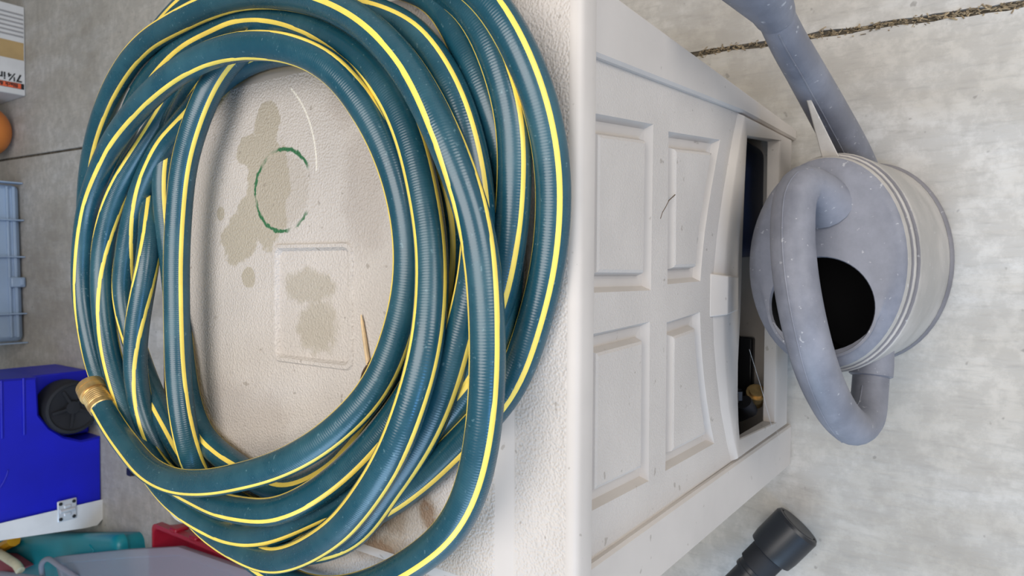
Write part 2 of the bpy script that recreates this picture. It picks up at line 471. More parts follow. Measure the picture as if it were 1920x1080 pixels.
# arched frame round the opening
opx = [-.206, -.185, -.152, -.112, -.08, -.05, -.028, -.006, .03, .068, .105, .137, .163]
opz = [.226, .231, .235, .235, .231, .227, .226, .225, .224, .222, .220, .217, .215]
O_ = [(-.227, 0)] + list(zip(archx, archz)) + [(.1895, 0)]
I_ = [(-.206, .104)] + list(zip(opx, opz)) + [(.174, .104)]
def mixp(a, b, t): return (a[0] + (b[0] - a[0]) * t, a[1] + (b[1] - a[1]) * t)
n = len(O_)
K = [.5] + [.22] * (n - 2) + [.5]
M1 = [mixp(O_[i], I_[i], K[i] - .06) for i in range(n)]; M2 = [mixp(O_[i], I_[i], K[i]) for i in range(n)]
I2 = [mixp(O_[i], I_[i], .95) for i in range(n)]
FV = [.006 if 0 < i < n - 1 else .007 for i in range(n)]
mb = MB(); mb.loft([xz(O_, .034), xz(O_, .018), xz(M1, .0105), [V((p[0], .004 if i in (0, n - 1) else .0095, p[1])) for i, p in enumerate(M2)], [V((p[0], .005 if i in (0, n - 1) else .015, p[1])) for i, p in enumerate(I2)], [V((p[0], .007 if i in (0, n - 1) else .0165, p[1])) for i, p in enumerate(I_)], xz(I_, .022)], cap0=False, cap1=False)
mb.build('arch_frame', 'box_smooth', box, .5)
mb = MB(); ka = [(-.0465, .248), (-.0085, .247), (-.0065, .292), (-.0495, .292)]; kb = [(-.0495, .246), (-.006, .246), (-.004, .334), (-.0515, .334)]
mb.loft([xz(kb, .03), xz(kb, .0165), [V((-.0475, .013, .2475)), V((-.008, .013, .247)), V((-.0065, .0035, .312)), V((-.0495, .0035, .3125))]])
mb.build('keystone', 'box_smooth', box, bevel=.0015)
# hairline crack in the field between the right hand panels
mb = MB()
cp = [(.100, .478), (.092, .471), (.086, .466), (.083, .458), (.074, .455)]
cp = [tuple(py(x, y, FY)[i] for i in (0, 2)) for x, y in ((1266, 365), (1254, 376), (1248, 388), (1242, 398), (1238, 410))]
for (a, b) in zip(cp, cp[1:]):
    mb.tube([(a[0], FY + .0001, a[1]), (b[0], FY + .0001, b[1])], .0005, 5)
mb.build('crack', 'twig', box)

# things seen inside the opening
t = thing('plastic_tub', (.085, .20, .015), 'dark navy plastic tub inside the arched opening, at its right end', 'tub')
mb = MB(); mb.loft([rrect(.02, .185, .052, .30, .02, .016), rrect(.01, .19, .046, .31, .024, .27), rrect(.013, .187, .049, .307, .024, .27), rrect(.023, .182, .055, .297, .02, .03)], cap0=True)
mb.build('body', 'navy', t, .6)
mb = MB(); mb.loft([rrect(.005, .194, .0425, .317, .026, .255), rrect(.005, .194, .0425, .317, .026, .272), rrect(.012, .188, .048, .309, .024, .272), rrect(.012, .188, .048, .309, .024, .256)], cap0=False, cap1=False); mb.build('rim', 'navy', t, .6)
c0 = py(1408, 760, .085)
t = thing('hose_reel', (c0.x, .12, .015), 'black hose reel with toothed wheel and brass coupling inside the opening, at its left end', 'hose reel')
def gear(mb, c, r, x0, x1, teeth, depth):
    N = teeth * 4; lo = []
    for x in (x0, x1):
        lo.append([V((x, c.y + (r + (depth if (j // 2) % 2 else 0)) * math.cos(2 * PI * j / N), c.z + (r + (depth if (j // 2) % 2 else 0)) * math.sin(2 * PI * j / N))) for j in range(N)])
    mb.loft(lo)
rc = V((-.165, .112, .135))
mb = MB(); gear(mb, rc, .060, -.178, -.166, 18, .008); mb.build('toothed_wheel', 'black', t)
mb = MB(); mb.tube([(-.205, rc.y, rc.z), (-.1, rc.y, rc.z)], .03, 20); mb.build('axle', 'black', t, .6)
mb = MB(); mb.box((-.206, .06, .015), (-.196, .24, .20)); mb.box((-.206, .06, .015), (-.10, .24, .03)); mb.build('stand', 'black', t, bevel=.003)
hz = py(1405, 768, .040)
mb = MB(); mb.tube([hz + V((-.02, .05, -.030)), hz + V((-.010, .018, -.012)), hz + V((0, 0, 0)), hz + V((.012, .004, .012))], .011, 12); mb.build('outlet', 'rubber', t, .6)
bz = py(1417, 745, .036)
mb = MB(); d_ = V((.5, -.2, .45)).normalized()
mb.tube([bz - d_ * .012, bz + d_ * .002, bz + d_ * .0021, bz + d_ * .012, bz + d_ * .0121, bz + d_ * .016], [.011, .011, .014, .014, .010, .010], 16); tag(mb.build('coupling', 'brass', t, .5), 'brass coupling')
# spider threads over the left lower corner of the opening
a, b = py(1405, 655, .012), py(1447, 800, .006)
for p, q in ((a, b), (py(1432, 745, .03), py(1462, 826, .004))):
    mb = MB(); mb.tube([p, (p + q) / 2 + V((0, 0, -.003)), q], .00020, 5)
    tag(mb.build('spider_thread', 'silk'), 'long spider thread across the dark opening' if p is a else 'short spider thread over the corner of the arched frame', 'spider thread')

# ------------------------------------------------------------------ garden hose
R = .01265
HOSE = [
(240,150,-1,-55),(275,95,-1,-55),(318,40,-.6,-50),(360,0,-.3,-45),(440,-50,0),(560,-95,.5),(700,-105,1),(820,-70,1.3),(920,0,1.4,-30),(963,67,1.2),(995,133,1,-22),(1017,200,.7,-20),(1032,267,.4),(1040,350,.1,-20),(1037,427,0,-20),(1031,493,0),(1017,560,0,-22),(1000,610,0),(963,720,0,-25),(905,790,0,-32),(850,843,0,-37),(810,883,-.1),(773,913,-.2,-37),(720,950,-.5),(650,980,-.6),(570,992,-.6),(480,980,-.6),(410,945,-.3),(350,908,-.1),(316,876,.1),
(297,842,.5,-50),(274,798,.8,-40),(258,738,1,-25),(252,693,1,-5),(255,627,1,8),(265,560,1,40),(277,493,.9,65),(283,420,.4,90),(284,360,-.4,110),(294,300,-.9),(318,240,-1),(355,180,-.9),(400,120,-.6),(470,55,-.3),(560,-10,-.2),(680,-50,0),(790,-40,.4),
(870,0,.8,-27),(917,67,.8,-27),(940,133,.8),(962,200,.8,-27),(967,267,.7),(966,333,.6,-30),(960,427,.6,-28),(950,493,.5,-27),(938,560,.5,-27),(920,610,.4),(897,670,.2),(860,745,-.2),(815,810,-.6),(760,865,-.8),(690,915,-.8),(610,950,-.8),(520,965,-.8),(440,945,-.6),(385,900,-.4),
(345,855,0,236),(320,810,.1),(295,760,.1,225),(270,700,.1),(250,640,.2,190),(237,593,.3),(230,547,.3,177),(235,493,.4,150),(243,437,.4,112),(263,360,.4,87),(290,300,.3,75),(313,263,.2,72),(347,227,0,80),(396,166,-.1),(438,129,0,112),(478,110,0,112),(530,98,-.1),(600,98,-.2),(665,135,-.4),(725,205,-.7),(760,290,-.8),(795,400,-.8),(805,520,-.8),(790,640,-.8),(745,740,-.7),(690,815,-.5),
(640,870,-.3),(610,893,-.2,30),(560,915,-.2,17),(530,920,-.2,17),(487,903,-.2),(447,877,-.2,0),(407,847,-.2,-20),(373,812,-.3),(350,740,-.3),(338,640,-.3,-20),(327,540,-.3),(317,450,-.3),(309,393,-.4,0),(306,333,-.6,0),(312,283,-.7),(330,230,-.4),(370,165,-.6),(430,95,-.6),(510,40,-.4),(600,10,0),(700,22,.5),
(782,67,1,-30),(815,110,1),(845,160,1,-30),(868,225,1),(885,287,.9,-30),(895,353,.8),(900,430,.8),(895,500,.7),(880,570,.7,-35),(860,640,.7),(841,709,.7,-45),(820,768,.7,-45),(790,827,.7,-45),(758,878,.6),(728,916,.5,-50),(704,955,.4),(667,1000,.3),(600,1030,.1),(520,1032,0),(440,1003,-.1),(370,945,-.2),(300,870,-.3),(240,790,-.3),(200,700,-.3),(180,600,-.3),(172,500,-.3),(188,400,-.3),(216,300,-.2),(243,225,0,0),
(260,180,.2,0),(287,143,.3,-5),(320,107,.4,-8),(353,80,.5,-5),(397,57,.6,0),(440,37,.6,3),(510,33,.7,12),(573,47,.8,25),(627,72,.9),(680,110,1,55),(723,160,1,58),(753,213,1),(777,280,1,62),(795,363,1,65),(810,447,1.1,62),(812,513,1.2,60),(808,580,1.4,60),(803,640,1.6,62),(778,738,2,68),(758,798,2),(733,857,2,66),(697,916,1.9),(647,980,1.6,57),(600,1017,1.3,55),(550,1043,1.1),(500,1051,1,53),(440,1025,.7),(390,990,.4),(345,940,0),(290,870,-.8),(230,780,-.9),(193,690,-.9),(170,590,-.8),(163,500,-.7),(163,400,-.6),(166,340,-.2),
(173,293,.2,-120),(183,250,.5),(198,203,.8,-105),(217,160,.9),(243,117,1,-88),(280,77,1.1,-83),(327,47,1.2,-72),(380,18,1.3,-60),(440,-5,1.4,-50),(507,-12,1.6,-30),(583,-2,1.8,-8),(643,20,2,0),(695,54,2,2),(740,98,2),(780,152,2,10),(810,210,2,16),(837,267,2,28),(858,320,2,40),(880,372,2,52),(898,447,2,75),(908,513,2,78),(913,580,2,80),(915,640,2,80),(915,709,2,82),(909,798,1.9,86),(900,857,1.7),(887,916,1.4,95),(848,993,1,95),(793,1043,.7,92),(720,1085,.5),(640,1108,.3),(570,1102,.2),(510,1072,.1),(455,1030,-.3),(415,975,-.4),(390,930,-.2),(372,895,.3),
(358,860,1,52),(348,820,1,38),(340,770,1,28),(335,720,1,20),(333,660,1,18),(332,593,1,17),(331,527,1,17),(332,460,1,17),(336,393,1,17),(343,317,1,18),(355,267,1.1,18),(373,213,1.1,16),(397,157,1.05,17),(430,110,.8),(490,70,.4),(560,55,.1),(640,95,-.3),(715,150,-.3),(780,235,-.3),(825,320,-.2),
(848,400,-.1,0),(852,460,-.1,0),(845,540,0,0),(830,610,.1),(808,670,.3),(775,735,.5),(740,785,.6),(713,817,.7,-24),(667,867,.9,-20),(617,910,1.1,-25),(560,945,1.3,-25),(507,963,1.4,-38),(457,958,1.5,-48),(407,947,1.4,-50),(373,930,1.2),(330,908,.9),(288,868,.8,-50),(257,815,.9),(238,768,1,-48),(215,700,1,-45),(198,627,1,-42),(192,577,1,-27),(190,520,.9,-12),(193,460,.9,17),(207,400,.9,53),(217,360,.8,68),(232,335,.7,72),(258,293,.5,72),(293,240,.3,72),(325,190,0),(365,130,-.3),(430,70,-.3),(520,5,-.2),(630,-40,0),(740,-35,.2),
(823,0,.3,-30),(863,67,.3,-28),(893,133,.3,-27),(923,200,.2,-30),(940,267,.1),(950,340,0),(956,420,-.1),(957,500,-.2),(950,560,-.2),(935,625,-.2),(908,690,-.3),(870,745,-.3),(825,800,-.3),(770,850,-.1),(715,890,.1),(660,925,.3),(600,957,.5),
(550,983,.6),(523,995,.6,78),(473,1007,.6,75),(423,1000,.6),(380,977,.5,60),(323,933,.5,22),(285,885,.5),(250,830,.6),(215,770,.7),(180,680,.9,22),(168,627,1,40),(158,577,1,59),(154,520,1,72),(156,460,1,75),(163,400,1.2,80),(173,360,1.3,85),(183,333,1.4,92),(203,283,1.5,102),(237,230,1.8,112),(287,173,2,127),(353,122,2,137),(440,89,2,149),(540,88,1.9,192),(600,110,1.8,207),(643,143,1.6,207),(673,183,1.4,204),(703,230,1.3,197),(727,278,1.1,191),(755,363,1,190),(768,430,.9,190),(770,513,.8,191),(760,580,.8,191),(743,640,.8,193),(730,679,.9,195),(700,737,1,198),(643,797,1.5,198),(583,843,2,200),(500,882,2.2),(457,893,2.3,200),(390,906,2.3,197),(323,903,2.2,195),(273,877,2.1,193),(240,837,2.0,192),(215,804,1.9,190),(191,762,1.9,190)]
pts = [pz(h[0], h[1], L + R + h[2] * .0238) for h in HOSE]
# smooth the heights
zs = [p.z for p in pts]
for _ in range(2): zs = [zs[0]] + [(zs[i - 1] + 2 * zs[i] + zs[i + 1]) / 4 for i in range(1, len(zs) - 1)] + [zs[-1]]
lift = []
for h, z in zip(HOSE, zs):
    p = pz(h[0], h[1], z); lift.append(.010 if -.26 < p.x < .20 and .055 < p.y < .512 else 0)
for _ in range(2): lift = [lift[0]] + [(lift[i - 1] + 2 * lift[i] + lift[i + 1]) / 4 for i in range(1, len(lift) - 1)] + [lift[-1]]
zs = [a + b for a, b in zip(zs, lift)]
pts = []
for h, z in zip(HOSE, zs):
    p = pz(h[0], h[1], z)
    if -.26 < p.x < .20 and .055 < p.y < .512: p = pz(h[0], h[1], max(z, L + .010 + R * .98))
    elif -.30 < p.x < .23 and 0 < p.y < .566: p = pz(h[0], h[1], max(z, L + R * .98))
    pts.append(p)
S = catmull(pts, .007)
def relax(a, k_):
    for _ in range(k_): a = [a[0]] + [(a[i - 1] + 2 * a[i] + a[i + 1]) / 4 for i in range(1, len(a) - 1)] + [a[-1]]
    return a
S = list(zip(relax([p for p, _ in S], 14), [u for _, u in S]))
# stripe angle along the hose, interpolated between the places where it is seen
keys = []
acc = [0.0]
for i in range(1, len(pts)): acc.append(acc[-1] + (pts[i] - pts[i - 1]).length)
for i, h in enumerate(HOSE):
    if len(h) > 3: keys.append((acc[i], h[3]))
def theta(u):
    i = int(u); f = u - i
    s_ = acc[i] + (acc[min(i + 1, len(acc) - 1)] - acc[i]) * f
    if s_ <= keys[0][0]: return keys[0][1]
    for (a, x), (b, y) in zip(keys, keys[1:]):
        if s_ <= b:
            t_ = (s_ - a) / max(b - a, 1e-6); t_ = t_ * t_ * (3 - 2 * t_) * .5 + t_ * .5; return x + (y - x) * t_
    return keys[-1][1]
N = len(S); NS = 18
TH = relax([theta(u) for _, u in S], 60)
frames = []
for i, (p, u) in enumerate(S):
    t_ = (S[min(i + 1, N - 1)][0] - S[max(i - 1, 0)][0]).normalized()
    v_ = CAM - p; v_ = (v_ - t_ * v_.dot(t_)).normalized()
    frames.append((p, t_, v_, t_.cross(v_), TH[i]))
hose = thing('garden_hose', (-.03, .33, L), 'teal garden hose with yellow stripes coiled on top of the taupe storage box', 'garden hose')
me = bpy.data.meshes.new('hose_tube'); tube = bpy.data.objects.new('hose_tube', me); COL.objects.link(tube); tube.parent = hose
off = wloc(hose); vv = []; ff = []; uu = []
s_ = 0
for i, (p, t_, v_, b_, th) in enumerate(frames):
    if i: s_ += (p - frames[i - 1][0]).length
    for j in range(NS):
        q = 2 * PI * j / NS; vv.append(p + R * (math.sin(q) * b_ + math.cos(q) * v_) - off)
    if i:
        a, b = (i - 1) * NS, i * NS
        s0 = s_ - (p - frames[i - 1][0]).length
        for j in range(NS):
            k2 = (j + 1) % NS; ff.append((a + j, b + j, b + k2, a + k2)); uu += [(s0, j / NS), (s_, j / NS), (s_, (j + 1) / NS), (s0, (j + 1) / NS)]
ff.append(tuple(range(NS))[::-1]); uu += [(0, 0)] * NS
ff.append(tuple((N - 1) * NS + j for j in range(NS))); uu += [(0, 0)] * NS
me.from_pydata(vv, [], ff); uvl = me.uv_layers.new(name='uv')
for i, c in enumerate(uu): uvl.data[i].uv = c
for p in me.polygons: p.use_smooth = True
me.materials.append(M['hose'])
for off_a in (0, 112, -112):
    mb = MB(); ids = []
    for p, t_, v_, b_, th in frames:
        row = []
        for da in (-9.5, -5, 0, 5, 9.5):
            q = math.radians(th + off_a + da); row.append(p + R * (1.012 if abs(da) < 9 else .992) * (math.sin(q) * b_ + math.cos(q) * v_))
        ids.append(mb.add(row))
    for a, b in zip(ids, ids[1:]):
        for j in range(4): mb.face((a[j], a[j + 1], b[j + 1], b[j]))
    mb.build('stripe', 'stripe', hose, 1.2)
# brass coupling on the free end
e, ed = frames[-1][0], frames[-1][1]
prof = [(-.004, .0128), (-.003, .0136), (.003, .0138)]
x = .003
for i in range(6): prof += [(x + .0006, .0142), (x + .0014, .0142), (x + .0021, .0134), (x + .0027, .0134)]; x += .0028
prof += [(x + .001, .0138), (x + .0012, .0160), (x + .009, .0160), (x + .0098, .0150), (x + .010, .0150), (x + .0102, .0156), (x + .0165, .0156), (x + .0178, .0146), (x + .0178, .0112), (x + .008, .0108)]
mb = MB(); mb.tube([e + ed * a for a, _ in prof], [b for _, b in prof], 24); mb_c = mb.build('coupling', 'brass', hose, .4); tag(mb_c, 'threaded brass coupling')

# small things lying on the lid
def stick(name, a, b, ra, rb, mat, label, cat):
    mb = MB(); a, b = V(a), V(b)
    mb.tube([a, a.lerp(b, .15), a.lerp(b, .5), b], [ra * .3, ra * .8, (ra + rb) / 2, rb], 8); return tag(mb.build(name, mat, None, .6), label, cat)
zf = L + .010
stick('wooden_stick', pz(677, 590, zf + .0021), pz(691, 684, zf + .0021), .0017, .0021, 'wood', 'small pointed pale wooden stick on the lid inside the hose coil', 'stick')
mb = MB(); cpt = [pz(x, y, zf + .0012 + .001 * i) for i, (x, y) in enumerate(((676, 722), (680, 700), (692, 680), (706, 662), (716, 648)))]
mb.tube([p for p, _ in catmull(cpt, .004)], .0011, 6)
cpt = [pz(x, y, zf + .0015) for x, y in ((686, 712), (684, 696), (696, 686), (712, 662))]
mb.tube([p for p, _ in catmull(cpt, .004)], .0008, 6)
tag(mb.build('dry_twig', 'twig'), 'curved dark dry twig beside the pale wooden stick', 'twig')
def leaf(c, l, wd, ang, label):
    mb = MB(); rows = []
    for i in range(7):
        t_ = i / 6; ww = wd * math.sin(PI * (.08 + .84 * t_)); x = (t_ - .5) * l
        rows.append([(x, -ww, .0015 + .003 * abs(t_ - .5)), (x, 0, .0008 + .006 * (t_ - .5) ** 2), (x, ww, .002 + .002 * t_)])
    ca, sa = math.cos(ang), math.sin(ang)
    T = lambda p, dz: V((c.x + p[0] * ca - p[1] * sa, c.y + p[0] * sa + p[1] * ca, c.z + p[2] + dz))
    for dz in (0, .0006):
        ids = [mb.add([T(p, dz) for p in r_]) for r_ in rows]
        for a, b in zip(ids, ids[1:]):
            for j in range(2): mb.face((a[j], a[j + 1], b[j + 1], b[j]))
    tag(mb.build('dry_leaf', 'leaf', None, 1), label, 'leaf')
leaf(pz(712, 966, zf), .052, .010, 2.2, 'pale folded dry leaf on the lid between the lower hose loops')

# ------------------------------------------------------------------ watering can (oval)
can = thing('watering_can', (.008, -.086, 0), 'weathered grey plastic watering can on the concrete in front of the box', 'watering can')
def oval(cx, cy, rx, ry, z, n=56):
    return [V((cx + rx * math.cos(2 * PI * i / n), cy + ry * math.sin(2 * PI * i / n), z)) for i in range(n)]
CX, CY = .012, -.0935
prof = [(.130, .0925, 0), (.1345, .0965, .004), (.1345, .0965, .014), (.1308, .0930, .018), (.1300, .0925, .060), (.1275, .0905, .130), (.1255, .0890, .205), (.1255, .0890, .214), (.1240, .0878, .2165), (.1205, .0848, .2175), (.1205, .0848, .2270), (.1220, .0860, .2280), (.1220, .0860, .2330), (.1205, .0848, .2345), (.1185, .0832, .2350), (.1185, .0832, .2440), (.1175, .0825, .2480), (.1160, .0812, .2525)]
def cen(z): return CX - .004 * z / .25, CY + .012 * z / .27
mb = MB()
mb.loft([oval(*cen(z), a, b, z) for a, b, z in prof], cap1=False); mb.build('wall', 'can_wall', can, .45)
for nm, ring in (('groove', [(.1206, .0849, .2272), (.1209, .0851, .2182), (.1232, .0872, .2180), (.1240, .0879, .2171)]), ('groove', [(.1186, .0833, .2435), (.1188, .0835, .2357), (.1200, .0845, .2354)]), ('base_bead', [(.1348, .0968, .0035), (.1349, .0969, .0135), (.1335, .0955, .0158), (.1312, .0934, .0182)])):
    mb = MB(); mb.loft([oval(*cen(z), a_, b_, z) for a_, b_, z in ring], cap0=False, cap1=False); mb.build(nm, 'can_band', can, .6)
# top with the round filler hole
HX, HY, HR = -.039, -.081, .0555
tx, ty = cen(.2525)
def hole(r, z, n=56): return [V((HX + r * math.cos(2 * PI * i / n), HY + r * math.sin(2 * PI * i / n), z)) for i in range(n)]
mb = MB()
mb.loft([oval(tx, ty, .116, .0812, .2525), oval(tx, ty, .112, .0785, .256), oval(tx + .004, ty, .100, .072, .259), [a.lerp(b, .55) for a, b in zip(oval(tx + .004, ty, .1, .072, .2605), hole(HR, .2605))], hole(HR + .002, .2615), hole(HR - .001, .2615), hole(HR - .002, .259), hole(HR - .002, .254)], cap0=False, cap1=False)
mb.build('top', 'can', can, .6)
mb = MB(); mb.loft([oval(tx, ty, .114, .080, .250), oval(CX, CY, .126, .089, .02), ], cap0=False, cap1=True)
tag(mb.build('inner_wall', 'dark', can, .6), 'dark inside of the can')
# arched handle
hp = [pz(*q) for q in ((1546, 380, .252), (1528, 356, .280), (1506, 348, .300), (1491, 372, .313), (1486, 425, .323), (1488, 485, .330), (1497, 555, .334), (1513, 630, .328), (1536, 705, .305), (1570, 772, .262), (1602, 800, .215), (1624, 780, .175), (1630, 740, .150), (1633, 700, .135), (1636, 660, .130))]
hs = catmull(hp, .006); nh = len(hs)
rad = []
for p, u in hs:
    t_ = u / (len(hp) - 1); rad.append(.0205 + .0015 * math.sin(PI * min(1, t_ * 1.2)) + (.011 * max(0, 1 - u / 1.5) ** 2))
mb = MB(); mb.tube([p for p, _ in hs], rad, 20); mb.build('handle', 'can', can, .9)
mb = MB(); ridge = []
for i, (p, u) in enumerate(hs[6:-8]):
    t_ = (hs[i + 7][0] - hs[i + 5][0]).normalized(); v_ = CAM - p + V((0, .35, 0)); v_ = (v_ - t_ * v_.dot(t_)).normalized()
    ridge.append(p + v_ * (rad[i + 6] - .0002))
mb.tube(ridge, .0009, 6); mb.build('handle_seam', 'can', can, 1)
mb = MB(); e_ = hp[-2]; d_ = (hp[-1] - hp[-2]).normalized()
mb.tube([e_ - d_ * .004, e_ - d_ * .002, e_ + d_ * .012, e_ + d_ * .03], [.0215, .0245, .0245, .0235], 24); mb.build('handle_collar', 'can', can, .5)
# spout, its bracing web and the flared head
sp = [pz(*q) for q in ((1612, 330, .040), (1592, 285, .085), (1552, 210, .185), (1510, 135, .285), (1476, 75, .360), (1452, 26, .400))]
ss = catmull(sp, .01); n_ = len(ss)
mb = MB(); mb.tube([p for p, _ in ss], [.0265 - .0100 * i / (n_ - 1) for i in range(n_)], 20); mb.build('spout', 'can', can, .9)
mb = MB(); sm = []
for i in range(2, n_ - 1):
    t_ = (ss[i + 1 if i < n_ - 1 else i][0] - ss[i - 1][0]).normalized(); v_ = CAM - ss[i][0]; v_ = (v_ - t_ * v_.dot(t_)).normalized(); b_ = t_.cross(v_)
    sm.append(ss[i][0] + (v_ * .97 - b_ * .25) * (.0265 - .0100 * i / (n_ - 1)))
mb.tube(sm, .0009, 6); mb.build('spout_seam', 'can', can, 1)
a0, a1 = pz(1562, 308, .235), pz(1508, 165, .268)
br = catmull([a0, a0.lerp(a1, .35), a0.lerp(a1, .7), a1], .01)
mb = MB(); lo = []
for i, (p, u) in enumerate(br):
    t_ = i / (len(br) - 1); wd = .0100 * (1 - t_) + .0015 * t_
    dn = V((-.25, 0, -1)).normalized(); d2 = V((0, 1, 0))
    th_ = .05 * (1 - t_) + .012
    lo.append([p - d2 * wd, p + d2 * wd, p + d2 * wd * .8 + dn * .016, p - d2 * wd * .8 + dn * .016])
mb.loft(lo); mb.build('brace', 'can_wall', can, bevel=.002)
d_ = (ss[-1][0] - ss[-6][0]).normalized(); e_ = ss[-1][0]
mb = MB(); mb.tube([e_ - d_ * .006, e_ - d_ * .002, e_ + d_ * .010, e_ + d_ * .075, e_ + d_ * .081, e_ + d_ * .087], [.0172, .0185, .0200, .037, .0385, .036], 28); mb.build('rose', 'can', can, .5)

# ------------------------------------------------------------------ black hose end on the floor
he = thing('pipe_end', (-.37, -.01, 0), 'black plastic pipe end with swivel collar lying on the floor beside the box', 'pipe')
tip, tail = pz(1497, 984, .040), pz(1405, 1075, .060)
d_ = (tip - tail).normalized()
mb = MB(); mb.tube([tip - d_ * .060, tip - d_ * .057, tip - d_ * .045, tip - d_ * .004, tip, tip + d_ * .0005, tip - d_ * .02], [.026, .0325, .034, .034, .0315, .026, .025], 32); mb.build('head', 'black', he, .5)
mb = MB(); q = tip - d_ * .060; mb.tube([q + d_ * .004, q - d_ * .028, q - d_ * .030], [.0255, .0255, .023], 28); mb.build('collar', 'rubber', he, .5)
mb = MB(); mb.tube([q - d_ * .020, q - d_ * .036, q - d_ * .037, q - d_ * .042, q - d_ * .043, q - d_ * .40], [.0225, .0225, .0235, .0235, .020, .020], 28); mb.build('tube', 'black', he, .5)

# ------------------------------------------------------------------ blue cooler stood on end
YC = 2.16
cool = thing('cooler', (-.58, YC + .17, 0), 'blue wheeled cooler with white lid stood on its end on the floor', 'cooler')
def ppoly(px, Y): return [V((lambda p: (p.x, Y, max(p.z, .0)))(py(x, y, Y))) for x, y in px]
mb = MB()
bx0, bx1, ztop = -.768, -.338, .62
wz = .178; wx = -.545
notch = [(bx1, wz), (bx1 - .04, wz)]
poly = [(bx0, 0), (wx - .01, 0), (wx - .012, .06), (-.535, .11), (-.50, .150), (-.455, wz), (bx1 - .002, wz + .004), (bx1 + .02, ztop), (bx0 + .01, ztop)]
mb.loft([xz(poly, YC + .33), xz(poly, YC + .006), xz(inset2(poly, .006), YC)])
mb.build('body', 'cooler_blue', cool, .5)
mb = MB(); mb.box((wx - .006, YC + .075, .004), (bx1 - .006, YC + .32, wz + .02)); mb.build('wheel_well', 'cooler_blue', cool, bevel=.004)
for zz in (.215, .272):
    mb = MB(); mb.box((-.51, YC - .004, zz), (bx1 + .002, YC + .004, zz + .008)); mb.build('rib', 'cooler_blue', cool, bevel=.003)
mb = MB(); lp = [(-.848, .006), (-.835, 0), (bx0 - .001, 0), (bx0 + .009, ztop), (-.80, ztop)]
lp = [(bx0 - .001, .003), (bx0 + .009, ztop), (-.778, ztop), (-.800, .28), (-.832, .05), (-.833, .02), (-.818, .003)][::-1]
mb.loft([xz(lp, YC + .34), xz(lp, YC + .002), xz(inset2(lp, .008), YC - .006)]); mb.build('lid', 'white', cool, .5)
wc = py(134, 765, YC - .004); wr = .0835
mb = MB()
def disc(r, y): return [V((wc.x + r * math.cos(2 * PI * i / 40), y, wr + .0 + r * math.sin(2 * PI * i / 40))) for i in range(40)]
mb.loft([disc(.070, YC + .075), disc(wr, YC + .070), disc(wr, YC + .002), disc(wr - .004, YC - .006), disc(wr - .012, YC - .008), disc(wr - .015, YC - .003), disc(.022, YC + .004), disc(.020, YC - .004), disc(.004, YC - .005)])
wh = mb.build('wheel', 'rubber', cool, .5)
for q in range(5):
    a = 2 * PI * q / 5 + .5; mb = MB(); c_ = V((wc.x, YC - .001, wr)); u_ = V((math.cos(a), 0, math.sin(a))); n2 = V((-math.sin(a), 0, math.cos(a)))
    lo = [[c_ + u_ * r_ + n2 * s2 * .004 + V((0, dy, 0)) for s2, dy in ((-1, .003), (1, .003), (1, -.004), (-1, -.004))] for r_ in (.020, .062)]
    mb.loft(lo); mb.build('spoke', 'rubber', wh)
hc = py(125, 955, YC)
hinge = MB(); hx0, hx1, hz0, hz1 = hc.x - .033, hc.x + .033, hc.z - .026, hc.z + .030
hinge.box((hx0, YC - .010, hz0), (hx1, YC - .004, hz1)); hg = hinge.build('hinge', 'metal', cool, bevel=.004)
mb = MB(); mb.tube([(hc.x, YC - .011, hz0 + .008), (hc.x, YC - .011, hz1 - .008)], .006, 12); mb.build('hinge_pin', 'metal', hg, .6)
for sx in (-1, 1):
    mb = MB(); mb.box((hc.x + sx * .012 - .005, YC - .0135, hz0 + .018), (hc.x + sx * .012 + .005, YC - .009, hz1 - .018)); mb.build('hinge_strap', 'metal', hg, bevel=.002)
    for sz in (hz0 + .009, hz1 - .009):
        mb = MB(); c_ = V((hc.x + sx * .024, YC - .0095, sz)); mb.tube([c_, c_ + V((0, -.003, 0)), c_ + V((0, -.004, 0))], [.0055, .005, .002], 12); mb.build('screw', 'rubber', hg, .6)
# embossed curve on the body
mb = MB(); cpt = [py(x, y, YC - .0005) for x, y in ((0, 915), (6, 905), (12, 893), (15, 882))]
mb.tube([p for p, _ in catmull(cpt, .01)], .0025, 8); mb.build('embossed_curve', 'cooler_blue', cool, .8)
# dark chock on the floor near the cooler
c_ = pz(246, 884, .012); mb = MB(); mb.loft([rrect(c_.x - .014, c_.x + .014, c_.y - .016, c_.y + .016, .005, .0), rrect(c_.x - .012, c_.x + .012, c_.y - .013, c_.y + .013, .005, .02)]); tag(mb.build('bottle_cap', 'black', None, .6), 'little black plastic cap on the floor to the right of the cooler', 'cap')

# ------------------------------------------------------------------ teal crate, red tote, frosted lid and bits at the left
tl = thing('teal_crate', (-1.25, 2.4, 0), 'teal plastic crate with a rounded lid beside the blue cooler', 'crate')
zt_ = .088
e0, e1 = pz(247, 1014, zt_ * .75), pz(196, 990, zt_)
a_ = V((-.795, 1.885)); b_ = V((-.925, 2.46)); ax = (b_ - a_).normalized(); nx = V((-ax.y, ax.x))
def tloop(ins, z, r=.03):
    return [V((a_.x + ax.x * p.x + nx.x * p.y, a_.y + ax.y * p.x + nx.y * p.y, z)) for p in rrect(ins, 1.3 - ins, ins, .55 - ins, r, 0)]
mb = MB(); mb.loft([tloop(.012, 0), tloop(.006, .052), tloop(0, .054), tloop(0, .072), tloop(.006, .083), tloop(.018, .088), tloop(.03, .089)]); mb.build('crate_lid', 'teal', tl, .7)
mb = MB()
p0, p1, p2 = pz(168, 1022, .0895), pz(176, 1032, .0895), pz(172, 1048, .0895)
mb.tube([p0, p1, p2], .003, 8); mb.build('lid_seam', 'teal', tl, .8)
